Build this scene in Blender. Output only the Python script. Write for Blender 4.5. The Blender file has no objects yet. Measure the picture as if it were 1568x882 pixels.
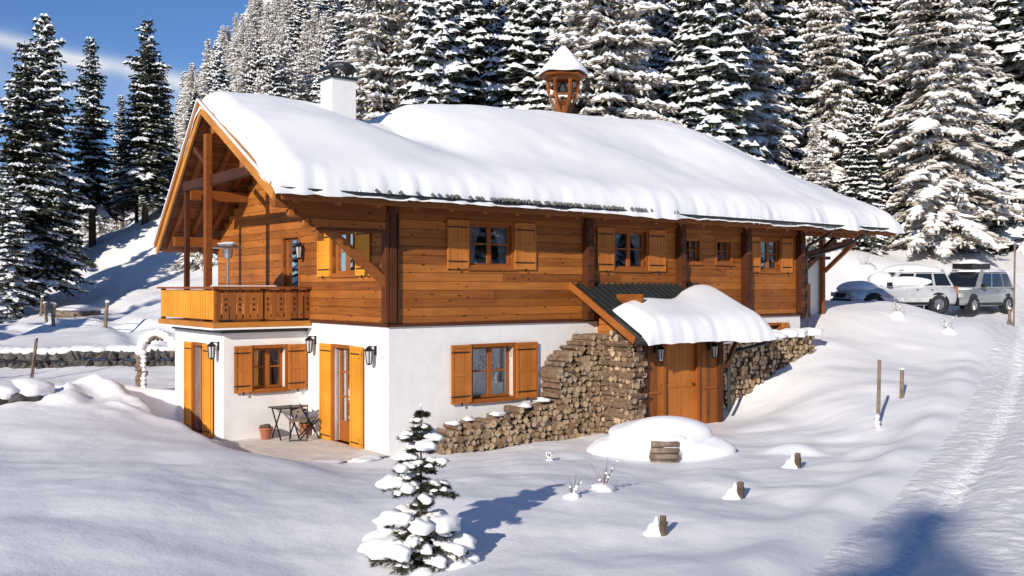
import bpy, bmesh, math, random
import numpy as np
from mathutils import Vector, Matrix
random.seed(7)
S=bpy.context.scene
COL=S.collection
# ------------------------------------------------------------------ helpers
def link(o): COL.objects.link(o); return o
def newmat(name):
    m=bpy.data.materials.new(name); m.use_nodes=True
    nt=m.node_tree; b=nt.nodes['Principled BSDF']; return m,nt,b
def N(nt,t,**k):
    n=nt.nodes.new(t)
    for a,v in k.items(): setattr(n,a,v)
    return n
def ramp(nt,fac,stops):
    r=N(nt,'ShaderNodeValToRGB'); e=r.color_ramp.elements
    while len(e)<len(stops): e.new(0.5)
    for i,(p,c) in enumerate(stops):
        e[i].position=p; e[i].color=(*c,1)
    nt.links.new(fac,r.inputs[0]); return r.outputs[0]
def coords(nt,scale=(1,1,1)):
    tc=N(nt,'ShaderNodeTexCoord'); mp=N(nt,'ShaderNodeMapping')
    mp.inputs['Scale'].default_value=scale
    nt.links.new(tc.outputs['Object'],mp.inputs[0]); return mp.outputs[0]
def noise_t(nt,vec,sc,det=4,rough=.55):
    n=N(nt,'ShaderNodeTexNoise'); n.inputs['Scale'].default_value=sc
    n.inputs['Detail'].default_value=det; n.inputs['Roughness'].default_value=rough
    nt.links.new(vec,n.inputs['Vector']); return n.outputs[0]
def bump(nt,b,h,st,dist):
    bp=N(nt,'ShaderNodeBump'); bp.inputs['Strength'].default_value=st; bp.inputs['Distance'].default_value=dist
    nt.links.new(h,bp.inputs['Height']); nt.links.new(bp.outputs[0],b.inputs['Normal']); return bp
def plain(name,col,rough=.6,metal=0,var=.15,sc=6,bst=.15):
    m,nt,b=newmat(name); v=coords(nt); n=noise_t(nt,v,sc)
    c0=tuple(x*(1-var) for x in col); c1=tuple(min(1,x*(1+var)) for x in col)
    nt.links.new(ramp(nt,n,[(.3,c0),(.7,c1)]),b.inputs['Base Color'])
    b.inputs['Roughness'].default_value=rough; b.inputs['Metallic'].default_value=metal
    if bst: bump(nt,b,noise_t(nt,v,sc*6),bst,.01)
    return m
def wood(name,lo,hi,grain='x',rough=.55,knots=True,isl=.5):
    m,nt,b=newmat(name)
    sc={'x':(.6,9,9),'y':(9,.6,9),'z':(9,9,.6)}[grain]
    v=coords(nt,sc); n=noise_t(nt,v,2.2,6,.65)
    geo=N(nt,'ShaderNodeNewGeometry')
    mix=N(nt,'ShaderNodeMath',operation='MULTIPLY_ADD')
    nt.links.new(geo.outputs['Random Per Island'],mix.inputs[0]); mix.inputs[1].default_value=isl
    add=N(nt,'ShaderNodeMath',operation='MULTIPLY_ADD'); nt.links.new(n,add.inputs[0]); add.inputs[1].default_value=.85
    add.inputs[2].default_value=-.10-isl*.3
    nt.links.new(add.outputs[0],mix.inputs[2])
    col=ramp(nt,mix.outputs[0],[(.05,lo),(.95,hi)])
    w=noise_t(nt,coords(nt),.7,3)
    mx=N(nt,'ShaderNodeMix',data_type='RGBA',blend_type='MULTIPLY')
    mx.inputs[0].default_value=1
    nt.links.new(col,mx.inputs[6]); nt.links.new(ramp(nt,w,[(.3,(.74,.68,.62)),(.65,(1,1,1))]),mx.inputs[7])
    out=mx.outputs[2]
    if knots:
        ks={'x':(1,2.2,2.2),'y':(2.2,1,2.2),'z':(2.2,2.2,1)}[grain]
        vo=N(nt,'ShaderNodeTexVoronoi'); vo.inputs['Scale'].default_value=3.2
        nt.links.new(coords(nt,ks),vo.inputs['Vector'])
        m2=N(nt,'ShaderNodeMix',data_type='RGBA',blend_type='MULTIPLY'); m2.inputs[0].default_value=1
        nt.links.new(out,m2.inputs[6]); nt.links.new(ramp(nt,vo.outputs['Distance'],[(.09,(.22,.14,.08)),(.17,(1,1,1))]),m2.inputs[7])
        out=m2.outputs[2]
    nt.links.new(out,b.inputs['Base Color']); b.inputs['Roughness'].default_value=rough
    b.inputs['Specular IOR Level'].default_value=.25
    bump(nt,b,n,.35,.01)
    return m
def snowmat(name,sc=1.0,st=.35,col=(.90,.905,.92)):
    m,nt,b=newmat(name); v=coords(nt)
    n1=noise_t(nt,v,1.6*sc,5,.6); n2=noise_t(nt,v,22*sc,4,.75)
    a=N(nt,'ShaderNodeMath',operation='MULTIPLY_ADD'); nt.links.new(n2,a.inputs[0]); a.inputs[1].default_value=.20
    nt.links.new(n1,a.inputs[2])
    bump(nt,b,a.outputs[0],st,.12)
    nt.links.new(ramp(nt,n1,[(.3,tuple(c*.97 for c in col)),(.7,col)]),b.inputs['Base Color'])
    b.inputs['Roughness'].default_value=.65; b.inputs['Specular IOR Level'].default_value=.25
    return m
MAT={}
MAT['snow']=snowmat('snow',1,.28); MAT['snowroof']=snowmat('snow_roof',.7,.15)
MAT['snowrough']=snowmat('snow_packed',2.0,.6,(.89,.89,.90))
MAT['boards']=wood('larch_boards',(.17,.052,.011),(.56,.200,.040),'x')
MAT['boardsy']=wood('larch_boards_gable',(.20,.060,.012),(.60,.215,.042),'y')
MAT['boardsz']=wood('larch_boards_vertical',(.17,.052,.011),(.48,.165,.034),'z')
MAT['beam']=wood('dark_beam',(.045,.014,.006),(.16,.05,.016),'z',knots=False)
MAT['beamx']=wood('roof_beam',(.14,.040,.009),(.44,.15,.032),'x',knots=False)
MAT['barge']=wood('barge_board',(.40,.15,.025),(.76,.34,.06),'y',knots=False)
MAT['shutter']=wood('shutter_wood',(.40,.13,.024),(.68,.26,.05),'z',knots=False,isl=.25)
MAT['sunyellow']=wood('sunlit_yellow_wood',(.66,.27,.022),(.88,.42,.045),'z',knots=False,isl=.2)  # yellow wood for gable-side faces, their sunlight put into the colour
MAT['frame']=wood('window_frame',(.26,.075,.014),(.48,.16,.03),'z',knots=False,isl=.2)
MAT['stucco']=plain('white_stucco',(.80,.79,.77),.9,var=.05,sc=3,bst=.5)
MAT['metal']=plain('dark_sheet_metal',(.028,.033,.034),.45,.2,var=.3)
MAT['iron']=plain('black_iron',(.02,.02,.022),.45,.5)
MAT['steel']=plain('steel',(.45,.45,.46),.3,.9)
MAT['curtain']=plain('curtain',(.82,.80,.76),.9,var=.08)
MAT['roomshade']=plain('room_shade',(.035,.025,.018),.9,bst=0)  # near-black: darkness of the unlit rooms put into the colour
MAT['stone']=plain('dark_stone',(.085,.08,.075),.85,var=.6,sc=3,bst=.8)
MAT['paving']=plain('patio_paving',(.62,.57,.52),.85,var=.15,sc=2,bst=.4)
MAT['bark']=plain('bark',(.10,.07,.05),.9,var=.45,sc=9,bst=.8)
MAT['logbark']=plain('log_bark',(.17,.11,.07),.9,var=.5,sc=9,bst=.8)
MAT['terracotta']=plain('terracotta',(.35,.12,.06),.8)
MAT['rubber']=plain('rubber',(.02,.02,.02),.8)
MAT['lampglass']=plain('lantern_glass',(.55,.53,.48),.2,var=.1,bst=0)
MAT['rope']=plain('weathered_wood',(.20,.15,.11),.9,var=.4,sc=8,bst=.6)
def logend():
    m,nt,b=newmat('log_end'); g=N(nt,'ShaderNodeNewGeometry')
    c=ramp(nt,g.outputs['Random Per Island'],[(0,(.20,.12,.065)),(.25,(.44,.31,.18)),(.7,(.60,.45,.29)),(1,(.40,.34,.27))])
    n=noise_t(nt,coords(nt),14,4)
    mx=N(nt,'ShaderNodeMix',data_type='RGBA',blend_type='MULTIPLY'); mx.inputs[0].default_value=1
    nt.links.new(c,mx.inputs[6]); nt.links.new(ramp(nt,n,[(.3,(.6,.55,.5)),(.65,(1,1,1))]),mx.inputs[7])
    nt.links.new(mx.outputs[2],b.inputs['Base Color']); b.inputs['Roughness'].default_value=.9; return m
MAT['logend']=logend()
def glassmat():
    m=bpy.data.materials.new('window_glass'); m.use_nodes=True; nt=m.node_tree; nt.nodes.clear()
    o=N(nt,'ShaderNodeOutputMaterial'); mx=N(nt,'ShaderNodeMixShader'); t=N(nt,'ShaderNodeBsdfTransparent')
    t.inputs[0].default_value=(.62,.64,.66,1)
    g=N(nt,'ShaderNodeBsdfGlossy'); g.inputs['Roughness'].default_value=.015; g.inputs[0].default_value=(.9,.93,.97,1)
    f=N(nt,'ShaderNodeFresnel'); f.inputs[0].default_value=1.6
    a=N(nt,'ShaderNodeMath',operation='ADD'); a.inputs[1].default_value=.18
    nt.links.new(f.outputs[0],a.inputs[0]); nt.links.new(a.outputs[0],mx.inputs[0])
    nt.links.new(t.outputs[0],mx.inputs[1]); nt.links.new(g.outputs[0],mx.inputs[2]); nt.links.new(mx.outputs[0],o.inputs[0])
    return m
MAT['glass']=glassmat()
def carpaint(name,col):
    m,nt,b=newmat(name); b.inputs['Base Color'].default_value=(*col,1); b.inputs['Roughness'].default_value=.3
    b.inputs['Metallic'].default_value=.3; b.inputs['Coat Weight'].default_value=.5
    n=noise_t(nt,coords(nt),4); nt.links.new(ramp(nt,n,[(.35,tuple(c*.8 for c in col)),(.65,col)]),b.inputs['Base Color'])
    return m
MAT['carglass']=carpaint('car_glass',(.02,.025,.03)); 
MAT['carglass'].node_tree.nodes['Principled BSDF'].inputs['Roughness'].default_value=.08
class MB:
    def __init__(s,M=None): s.v=[];s.f=[];s.m=[];s.mats=[];s.M=M
    def mi(s,m):
        m=MAT[m] if isinstance(m,str) else m
        if m not in s.mats: s.mats.append(m)
        return s.mats.index(m)
    def add(s,vs,fs,m):
        b=len(s.v); i=s.mi(m)
        if s.M is not None: vs=[s.M@Vector(v) for v in vs]
        s.v+= [tuple(v) for v in vs]; s.f+=[tuple(b+k for k in f) for f in fs]; s.m+=[i]*len(fs)
    def hexa(s,p,m):
        s.add(p,[(0,3,2,1),(4,5,6,7),(0,1,5,4),(1,2,6,5),(2,3,7,6),(3,0,4,7)],m)
    def box(s,x0,x1,y0,y1,z0,z1,m):
        s.hexa([(x0,y0,z0),(x1,y0,z0),(x1,y1,z0),(x0,y1,z0),(x0,y0,z1),(x1,y0,z1),(x1,y1,z1),(x0,y1,z1)],m)
    def beam(s,p,q,w,h,m,up=(0,0,1)):
        p=Vector(p);q=Vector(q);d=(q-p).normalized();up=Vector(up)
        if abs(d.dot(up))>.98: up=Vector((1,0,0))
        a=d.cross(up).normalized()*w/2; b=a.cross(d).normalized()*h/2
        s.hexa([p-a-b,p+a-b,q+a-b,q-a-b,p-a+b,p+a+b,q+a+b,q-a+b],m)
    def cyl(s,p,q,r0,r1,m,n=10,cap=True,mcap=None):
        p=Vector(p);q=Vector(q);d=(q-p).normalized();up=Vector((0,0,1)) if abs(d.z)<.9 else Vector((1,0,0))
        a=d.cross(up).normalized();b=a.cross(d)
        vs=[p+(a*math.cos(t)+b*math.sin(t))*r0 for t in [2*math.pi*k/n for k in range(n)]]
        vs+=[q+(a*math.cos(t)+b*math.sin(t))*r1 for t in [2*math.pi*k/n for k in range(n)]]
        s.add(vs,[(k,(k+1)%n,n+(k+1)%n,n+k) for k in range(n)],m)
        if cap:
            s.add(vs,[tuple(range(n))[::-1],tuple(range(n,2*n))],mcap or m)
    def tube(s,pts,r,m,n=8):
        for i in range(len(pts)-1): s.cyl(pts[i],pts[i+1],r,r,m,n)
    def lump(s,c,r,m,seed=0,sub=2,amp=.18,flat=None):
        bm=bmesh.new(); bmesh.ops.create_icosphere(bm,subdivisions=sub,radius=1)
        rr=random.Random(seed); ph=[rr.uniform(0,6) for _ in range(6)]
        vs=[]
        for v in bm.verts:
            k=1+amp*(math.sin(3.1*v.co.x+ph[0])*math.sin(2.7*v.co.y+ph[1])+.6*math.sin(5.3*v.co.z+ph[2]+2*v.co.x)+.5*math.sin(6.1*v.co.y+ph[3]))
            z=v.co.z*r[2]*k
            if flat is not None and z<-flat: z=-flat
            vs.append((c[0]+v.co.x*r[0]*k,c[1]+v.co.y*r[1]*k,c[2]+z))
        s.add(vs,[tuple(v.index for v in f.verts) for f in bm.faces],m); bm.free()
    def obj(s,name,parent=None,mw=None,smooth=False,bevel=0):
        me=bpy.data.meshes.new(name); me.from_pydata(s.v,[],s.f)
        for m in s.mats: me.materials.append(m)
        me.polygons.foreach_set('material_index',s.m)
        if smooth: me.polygons.foreach_set('use_smooth',[True]*len(s.f))
        me.update(); o=link(bpy.data.objects.new(name,me))
        if parent: o.parent=parent
        if mw is not None: o.matrix_world=mw
        if bevel:
            b=o.modifiers.new('bevel','BEVEL'); b.width=bevel; b.segments=2; b.limit_method='ANGLE'
        return o
def empty(name,mw=None):
    o=link(bpy.data.objects.new(name,None)); 
    if mw is not None: o.matrix_world=mw
    return o
_r=np.random.RandomState(3).rand(256,256)
def vn(x,y):
    xi=np.floor(x).astype(int);yi=np.floor(y).astype(int);fx=x-xi;fy=y-yi
    fx=fx*fx*(3-2*fx);fy=fy*fy*(3-2*fy)
    a=_r[xi&255,yi&255];b=_r[(xi+1)&255,yi&255];c=_r[xi&255,(yi+1)&255];d=_r[(xi+1)&255,(yi+1)&255]
    return (a*(1-fx)+b*fx)*(1-fy)+(c*(1-fx)+d*fx)*fy
def fbm(x,y,o=4):
    s=0;a=.5
    for k in range(o): s=s+a*(vn(x+17.3*k,y+9.1*k)-.5);x=x*2.03;y=y*2.03;a*=.5
    return s
def ss(a,b,x):
    t=np.clip((x-a)/(b-a),0,1); return t*t*(3-2*t)
# ------------------------------------------------------------------ terrain
HA=math.radians(37.6); HO=(-2.55,19.9)
HM=Matrix.Translation((HO[0],HO[1],0))@Matrix.Rotation(HA,4,'Z')
ca,sa=math.cos(HA),math.sin(HA)
def h2w(X,Y): return HO[0]+ca*X-sa*Y, HO[1]+sa*X+ca*Y
C=[(0,0,1.5),(-6,2,1.5),(7,2,1.2),(0,5,.95),(-15,0,1.5),(18,0,1.5),(0,-20,1.5),(30,-20,2),(-30,-20,2),
(0,10,.48),(-1,10.5,.32),(2.8,10,.48),(5.05,9.5,.63),(-4.8,9,.77),(-4.75,12,.87),(-8,15,.83),(-6.1,18.3,.7),(-4.4,17,.50),(-3.4,17.5,.10),(-2.5,19,-.02),
(-9.8,22,1.25),(-10.2,20,1.15),(-8.9,24,.85),(-14.9,28,.93),(-10.7,27,.95),(-16.5,31,1.25),(-11.2,31,1.25),(-22.3,42,1.8),(-15.8,40,1.87),
(-25.5,55,2.4),(-18,50,2.5),(-40,75,3.5),(-34.8,75,4.8),(-27.7,75,6.8),(-22,75,8),(-45,45,1.5),(-25,25,1),(-25,10,1),
(-.54,20.6,.06),(1.84,22.4,.1),(4.2,22.6,.15),(0,14,.43),(1.76,12,.38),(0,19,.2),(1.6,20,.09),(4.1,19,.16),(4.4,14,.34),
(5.8,24,.3),(7.7,26.6,1.5),(8.5,28,1.85),(9.8,31,2.6),(13.8,33,2.80),(11.3,27,1.35),(7.6,23.5,.9),(7.6,20,.57),
(8,15,.8),(11.7,21,1.1),(17,32,1.8),(18.5,36,2.1),(13.5,39,2.5),(19,41,2.5),(16,43,2.6),(20.9,50,5.2),(16.8,48,4.8),(29,55,6.05),(30,20,2.6),(30,38,3.2),
(0,38,2.2),(8,42,3),(0,55,6),(10,55,6),(-10,45,4),(0,75,9),(20,75,10),(-10,75,8.5)]
C=np.array(C,float)
def tps(P,z,lam=.02):
    n=len(P); d=np.linalg.norm(P[:,None]-P[None],axis=2)
    K=np.where(d>0,d*d*np.log(d+1e-9),0)+lam*np.eye(n)*10
    Q=np.c_[np.ones(n),P]; A=np.zeros((n+3,n+3)); A[:n,:n]=K;A[:n,n:]=Q;A[n:,:n]=Q.T
    return np.linalg.solve(A,np.r_[z,0,0,0])
W=tps(C[:,:2],C[:,2])
ROAD=np.array([(1.4,3),(3.0,6.5),(4.7,9.7),(6.8,13),(9.7,17.5),(12.9,23),(16.2,29),(19.2,34.5),(21.8,41),(25,52),(33,66)])
def roadpt():
    pts=[]
    P=[ROAD[0]]+list(ROAD)+[ROAD[-1]]
    for i in range(1,len(P)-2):
        for k in range(24):
            t=k/24; p0,p1,p2,p3=P[i-1],P[i],P[i+1],P[i+2]
            pts.append(.5*((2*p1)+(-p0+p2)*t+(2*p0-5*p1+4*p2-p3)*t*t+(-p0+3*p1-3*p2+p3)*t**3))
    return np.array(pts)
RP=roadpt()
def road_d(x,y):
    d=np.full(x.shape,1e9)
    for p in RP: d=np.minimum(d,(x-p[0])**2+(y-p[1])**2)
    return np.sqrt(d)
def base_z(x,y):
    xc=np.clip(x,-42,34);yc=np.clip(y,-18,78)
    z=W[-3]+W[-2]*xc+W[-1]*yc
    for i in range(len(C)):
        r2=(xc-C[i,0])**2+(yc-C[i,1])**2
        z=z+W[i]*.5*r2*np.log(r2+1e-9)
    xl=-.37*y-14
    w=np.clip((x-xl)/60,0,1); w=np.where(w<.1,w*w*5,w-.05)/.95
    z=z+w*np.maximum(0,y-60)*.84*ss(55,80,y)-(1-np.clip(w*4,0,1))*np.maximum(0,y-80)*.05
    z=z-np.clip(y-190,0,400)*.9*np.clip(w*3,0,1)
    return z
SKI=[[(-13,34),(-15,38),(-18,43),(-19,48),(-23,54),(-24,62)],[(-12,36),(-15.5,40),(-19,41.5),(-24,42),(-31,46)],[(-12,38),(-13,43),(-17,49),(-20,56),(-27,64)],[(-20,37),(-21,43),(-20,50),(-17,57)]]
def ski(x,y):
    g=np.zeros(x.shape)
    for L in SKI:
        d=np.full(x.shape,1e9)
        for (a,b) in zip(L[:-1],L[1:]):
            ax,ay=a;bx_,by_=b;dx=bx_-ax;dy=by_-ay; tt=np.clip(((x-ax)*dx+(y-ay)*dy)/(dx*dx+dy*dy),0,1)
            d=np.minimum(d,np.hypot(x-ax-tt*dx,y-ay-tt*dy))
        g=g-.22*np.exp(-(d/.35)**2)+.10*np.exp(-((d-.8)/.3)**2)
    return g
def ground(x,y,road=True):
    x=np.asarray(x,float);y=np.asarray(y,float)
    z=base_z(x,y)
    far=ss(20,60,np.hypot(x,y-10))
    rd=road_d(x,y) if road else np.full(x.shape,99.)
    off=ss(1.5,3.4,rd)
    z=z+off*(fbm(x*.3,y*.3,3)*(.42+1.0*far)+fbm(x*1.5+5,y*1.5,3)*.07+fbm(x*5,y*5,2)*.014)
    z=z+.14*np.exp(-((rd-2.05)/.4)**2)*(.4+1.2*(vn(x*1.1,y*1.1)))
    m1=np.exp(-(((x-6)/5)**2+((y-18)/6)**2)); m2=np.exp(-(((x+9.2)/1.6)**2+((y-21)/1.3)**2))
    z=z+off*m1*.22*np.maximum(0,vn(x*.9+40,y*.9)-.5)*2+m2*(.10+.50*np.maximum(0,vn(x*1.7+3,y*1.7)-.35)+.35*np.maximum(0,vn(x*3.7,y*3.7)-.4))
    z=z+ski(x,y)*ss(30,36,y)
    dx=x-HO[0];dy=y-HO[1];X=ca*dx+sa*dy;Y=-sa*dx+ca*dy
    for (a,b,c,d,w) in [(-2.7,0.2,.1,3.9,.7),(-3.2,-1.9,3.2,6.6,.5)]:
        dd=np.hypot(np.maximum(np.maximum(a-X,X-b),0),np.maximum(np.maximum(c-Y,Y-d),0))
        k=ss(0,w,dd); z=np.where(X<.3,-.04*(1-k)+z*k,z)
    return z
def gz(x,y): return float(ground(np.array([x]),np.array([y]))[0])
t=np.linspace(-1,1,500); gx=22*t+300*t**5
t=np.linspace(-1,1,600); gy=np.where(t>0,20+24*t+420*t**5,20+24*t-50*np.abs(t)**5)
XX,YY=np.meshgrid(gx,gy); ZZ=ground(XX,YY)
RD=road_d(XX,YY); ZZ=ZZ-.10*(1-ss(1.3,1.7,RD))
nv=len(gx);nw=len(gy)
vs=np.c_[XX.ravel(),YY.ravel(),ZZ.ravel()]
idx=np.arange(nv*nw).reshape(nw,nv)
fs=np.stack([idx[:-1,:-1],idx[:-1,1:],idx[1:,1:],idx[1:,:-1]],-1).reshape(-1,4)
me=bpy.data.meshes.new('snow_ground'); me.from_pydata(vs.tolist(),[],fs.tolist()); me.materials.append(MAT['snow'])
me.polygons.foreach_set('use_smooth',[True]*len(fs)); link(bpy.data.objects.new('snow_ground',me))
# road strip
mb=MB(); K=61
tan=np.gradient(RP,axis=0); tan/=np.linalg.norm(tan,axis=1)[:,None]
pp=[];tt=[]
for i in range(len(RP)-1):
    for k in range(6): pp.append(RP[i]*(1-k/6)+RP[i+1]*k/6); tt.append(tan[i]*(1-k/6)+tan[i+1]*k/6)
pp=np.array(pp);tt=np.array(tt)
off=np.linspace(-1.8,1.8,K)
px=pp[:,0:1]+tt[:,1:2]*off; py=pp[:,1:2]-tt[:,0:1]*off
bz=base_z(px,py)
arc=np.arange(len(pp))[:,None]*.05+0*off[None]; oo=off[None]+0*px
prof=-.07*np.exp(-((np.abs(off)-.8)/.24)**2)+.03*np.exp(-(off/.35)**2)
tread=.014*np.sign(np.sin(arc*38+np.abs(oo)*10))*np.exp(-((np.abs(oo)-.8)/.16)**4)
pz=bz+prof[None]+.06*fbm(oo*6,arc*.9,4)+.05*fbm(px*5,py*5,4)+.03*np.maximum(0,vn(px*9,py*9)-.6)+tread
pz[:,0]-=.25;pz[:,-1]-=.25
vv=np.c_[px.ravel(),py.ravel(),pz.ravel()].tolist(); n=len(pp)
ff=[(i*K+j,i*K+j+1,(i+1)*K+j+1,(i+1)*K+j) for i in range(n-1) for j in range(K-1)]
mb.add(vv,ff,'snowrough'); mb.obj('snowy_road',smooth=True)
# ------------------------------------------------------------------ chalet
house=empty('alpine_chalet',HM)
FX=Matrix(((1,0,0,0),(0,-1,0,0),(0,0,1,0),(0,0,0,1)))
def FR(ox,oy,kind):
    if kind=='front': return Matrix.Translation((ox,oy,0))@FX
    return Matrix.Translation((ox,oy,0))@Matrix(((0,-1,0,0),(1,0,0,0),(0,0,1,0),(0,0,0,1)))
F0=FR(0,0,'front'); G0=FR(0,0,'gable'); FB=FR(0,3.82,'front'); GB=FR(-2.04,0,'gable')
def stucco(mb,u0,u1,z0,z1,holes,th=.28):
    us=sorted({u0,u1,*[h[0] for h in holes],*[h[1] for h in holes]}); zs=sorted({z0,z1,*[h[2] for h in holes],*[h[3] for h in holes]})
    for i in range(len(us)-1):
        for j in range(len(zs)-1):
            cu=(us[i]+us[i+1])/2;cz=(zs[j]+zs[j+1])/2
            if any(h[0]<cu<h[1] and h[2]<cz<h[3] for h in holes): continue
            mb.box(us[i],us[i+1],-th,0,zs[j],zs[j+1],'stucco')
def boards(mb,u0,u1,z0,z1,holes,mat,bh=.185,lim=None,inset=0):
    z=z0
    while z<z1-.01:
        zt=min(z+bh,z1); a,b=u0,u1
        if lim: a,b=lim((z+zt)/2)
        iv=[(a,b)] if b>a else []
        for h in holes:
            if h[2]<(z+zt)/2<h[3]:
                n2=[]
                for (p,q) in iv:
                    if h[1]<=p or h[0]>=q: n2.append((p,q))
                    else:
                        if h[0]>p:n2.append((p,h[0]))
                        if h[1]<q:n2.append((h[1],q))
                iv=n2
        for (p,q) in iv:
            cuts=[p]
            while q-cuts[-1]>4.6: cuts.append(cuts[-1]+random.uniform(2.6,4.2))
            cuts.append(q)
            for k in range(len(cuts)-1):
                o=random.uniform(0,.004)+inset
                g=.003 if k>0 else 0
                mb.box(cuts[k]+g,cuts[k+1],-.10,o,z+.008,zt-.001,mat)
            mb.box(p+.001,q-.001,-.12,-.014+inset,z-.004,zt+.004,'beam')
        z=zt
def shutter(mb,u0,u1,z0,z1,mat,o=.045):
    th=.03; w=.065
    mb.box(u0,u0+w,o,o+th,z0,z1,mat);mb.box(u1-w,u1,o,o+th,z0,z1,mat)
    mb.box(u0+w,u1-w,o,o+th,z1-w,z1,mat);mb.box(u0+w,u1-w,o,o+th,z0,z0+w,mat)
    zm=(z0+z1)/2; mb.box(u0+w,u1-w,o+.002,o+th-.002,zm-.035,zm+.035,mat)
    n=max(2,int((u1-u0-2*w)/.1)); s=(u1-u0-2*w)/n
    for k in range(n): mb.box(u0+w+k*s+.003,u0+w+(k+1)*s-.003,o+.004,o+.016,z0+w,z1-w,mat)
    for zz in (z0+.16,z1-.16): mb.box(u0-.01,u1-.04,o+th,o+th+.006,zz-.012,zz+.012,'iron')
    mb.box((u0+u1)/2-.015,(u0+u1)/2+.015,o+th,o+th+.02,z0-.05,z0+.02,'iron')
def window(mb,u0,u1,z0,z1,mull=1,bars=1,shL=0,shR=0,smat='shutter',door=False,dep=.09,gap=.06):
    fw=.075
    for a,b,c,d in [(u0-fw,u0,z0-fw,z1+fw),(u1,u1+fw,z0-fw,z1+fw),(u0,u1,z1,z1+fw),(u0,u1,z0-fw,z0)]:
        mb.box(a,b,-.11,.05,c,d,'frame')
    mb.box(u0-fw-.03,u1+fw+.03,.05,.085,z0-fw-.02,z0-fw+.025,'frame')
    mb.box(u0-.02,u1+.02,-.20,-.11,z0-.02,z0,'frame')
    s=.055; y0=-dep;y1=-dep+.04
    mb.box(u0,u0+s,y0,y1,z0,z1,'frame');mb.box(u1-s,u1,y0,y1,z0,z1,'frame')
    mb.box(u0+s,u1-s,y0,y1,z1-s,z1,'frame');mb.box(u0+s,u1-s,y0,y1,z0,z0+(s if not door else .45),'frame')
    for k in range(mull):
        uc=u0+(u1-u0)*(k+1)/(mull+1); mb.box(uc-.055,uc+.055,y0+.002,y1+.008,z0+s,z1-s,'frame')
    zb=z0+(s if not door else .45)
    for k in range(bars):
        zc=zb+(z1-zb)*(k+1)/(bars+1); mb.box(u0+s,u1-s,y0+.006,y1-.003,zc-.018,zc+.018,'frame')
    yg=y0+.015
    nb=mull+1
    for k in range(nb):
        a=u0+(u1-u0)*k/nb; b=u0+(u1-u0)*(k+1)/nb; t1=random.uniform(-.006,.006); t2=random.uniform(-.006,.006)
        mb.add([(a,yg+t1,z0),(b,yg-t1,z0),(b,yg-t1+t2,z1),(a,yg+t1+t2,z1)],[(0,1,2,3)],'glass')
    cw=(u1-u0)*.30
    for a,d in ((u0,1),(u1,-1)):
        K=14; vs=[]
        for i in range(K+1):
            for zz,f in ((z1,1.25),((z0+z1)/2,.75),(z0,.62)):
                vs.append((a+d*cw*i/K*f,y0-.07+.02*math.sin(i*1.9),zz))
        mb.add(vs,[(3*i+j,3*i+3+j,3*i+4+j,3*i+1+j) for i in range(K) for j in range(2)],'curtain')
    mb.box(u0-.1,u1+.1,-.9,-.88,z0-.1,z1+.1,'roomshade')  # dark panels close behind the glass, painted as unlit room
    for p in (u0-.1,u1+.08): mb.box(p,p+.02,-.88,-.3,z0-.1,z1+.1,'roomshade')
    if shL: shutter(mb,u0-gap-shL,u0-gap,z0-.07,z1+.07,smat,o=.055)
    if shR: shutter(mb,u1+gap,u1+gap+shR,z0-.07,z1+.07,smat,o=.055)
mb=MB(F0)
W1=(2.1,3.24,1.02,2.16); stucco(mb,.28,13.95,-1,2.68,[W1,(12.2,12.95,1.9,2.4)])
mb.M=G0; GD=(1.6,2.4,.02,2.13); stucco(mb,0,9.5,-1,2.68,[GD])
mb.M=None; mb.box(13.67,13.95,.28,9.5,-1,2.68,'stucco')
mb.obj('plaster_walls',house)
mb=MB(FB); BW=(-1.34,-.57,1.15,2.08); stucco(mb,-1.76,0,-1,2.45,[BW])
mb.M=GB; BD=(5.0,5.65,.05,2.1); stucco(mb,3.82,7.1,-1,2.45,[BD])
mb.M=None; mb.box(-1.76,0,6.82,7.1,-1,2.45,'stucco'); mb.box(-2.1,0,3.78,7.15,2.45,2.53,'metal')
mb.obj('bay_walls',house)
UW=[(2.03,3.18,3.96,4.88),(6.4,7.49,3.96,4.88),(8.95,9.5,4.18,4.78),(10.2,10.78,4.18,4.78),(12.07,12.93,3.98,4.84)]
mb=MB(F0); boards(mb,0,13.95,2.68,5.45,UW,'boards',inset=.03)
mb.obj('timber_facade',house)
def roofz(Y): return 5.3+(Y+.95)*.4256 if Y<4.9 else 7.79-(Y-4.9)*.5625
def xrake(Y): return -2.86+(Y+.95)*.130
def lim(z):
    z+=.32
    a=-.0 if z<5.7 else (z-5.3)/.4256-.95
    b=9.5 if z<5.2 else 4.9+(7.79-z)/.5625
    return (max(0,a),min(9.5,b))
mb=MB(G0); UG=(1.35,2.45,3.8,4.72); UD=(4.2,5.1,2.75,4.7)
boards(mb,.1,9.5,2.68,7.4,[UG,UD],'boardsy',lim=lim,inset=.03)
mb.obj('timber_gable',house)
mb=MB(); mb.box(13.86,13.98,0.1,9.5,2.68,5.3,'boardsy'); mb.box(0,13.95,9.4,9.5,-1,5.0,'boards')
mb.add([(13.93,0,5.3),(13.93,9.5,5.0),(13.93,4.9,7.6)],[(0,1,2)],'boardsy'); 
mb.box(.1,13.8,.3,9.3,2.6,2.66,'beam'); mb.obj('rear_walls',house)
mb=MB(F0); mb.box(-.06,14.0,.0,.05,2.66,2.74,'beam'); mb.M=G0; mb.box(-.05,3.8,.0,.05,2.663,2.743,'beam'); mb.obj('sill_beam',house)
mb=MB(F0)
w=UW
window(mb,*w[0],1,1,.56,.62); window(mb,*w[1],1,1,.56,.62); window(mb,*w[2],0,0); window(mb,*w[3],0,0); window(mb,*w[4],1,1,.38,.5)
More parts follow.
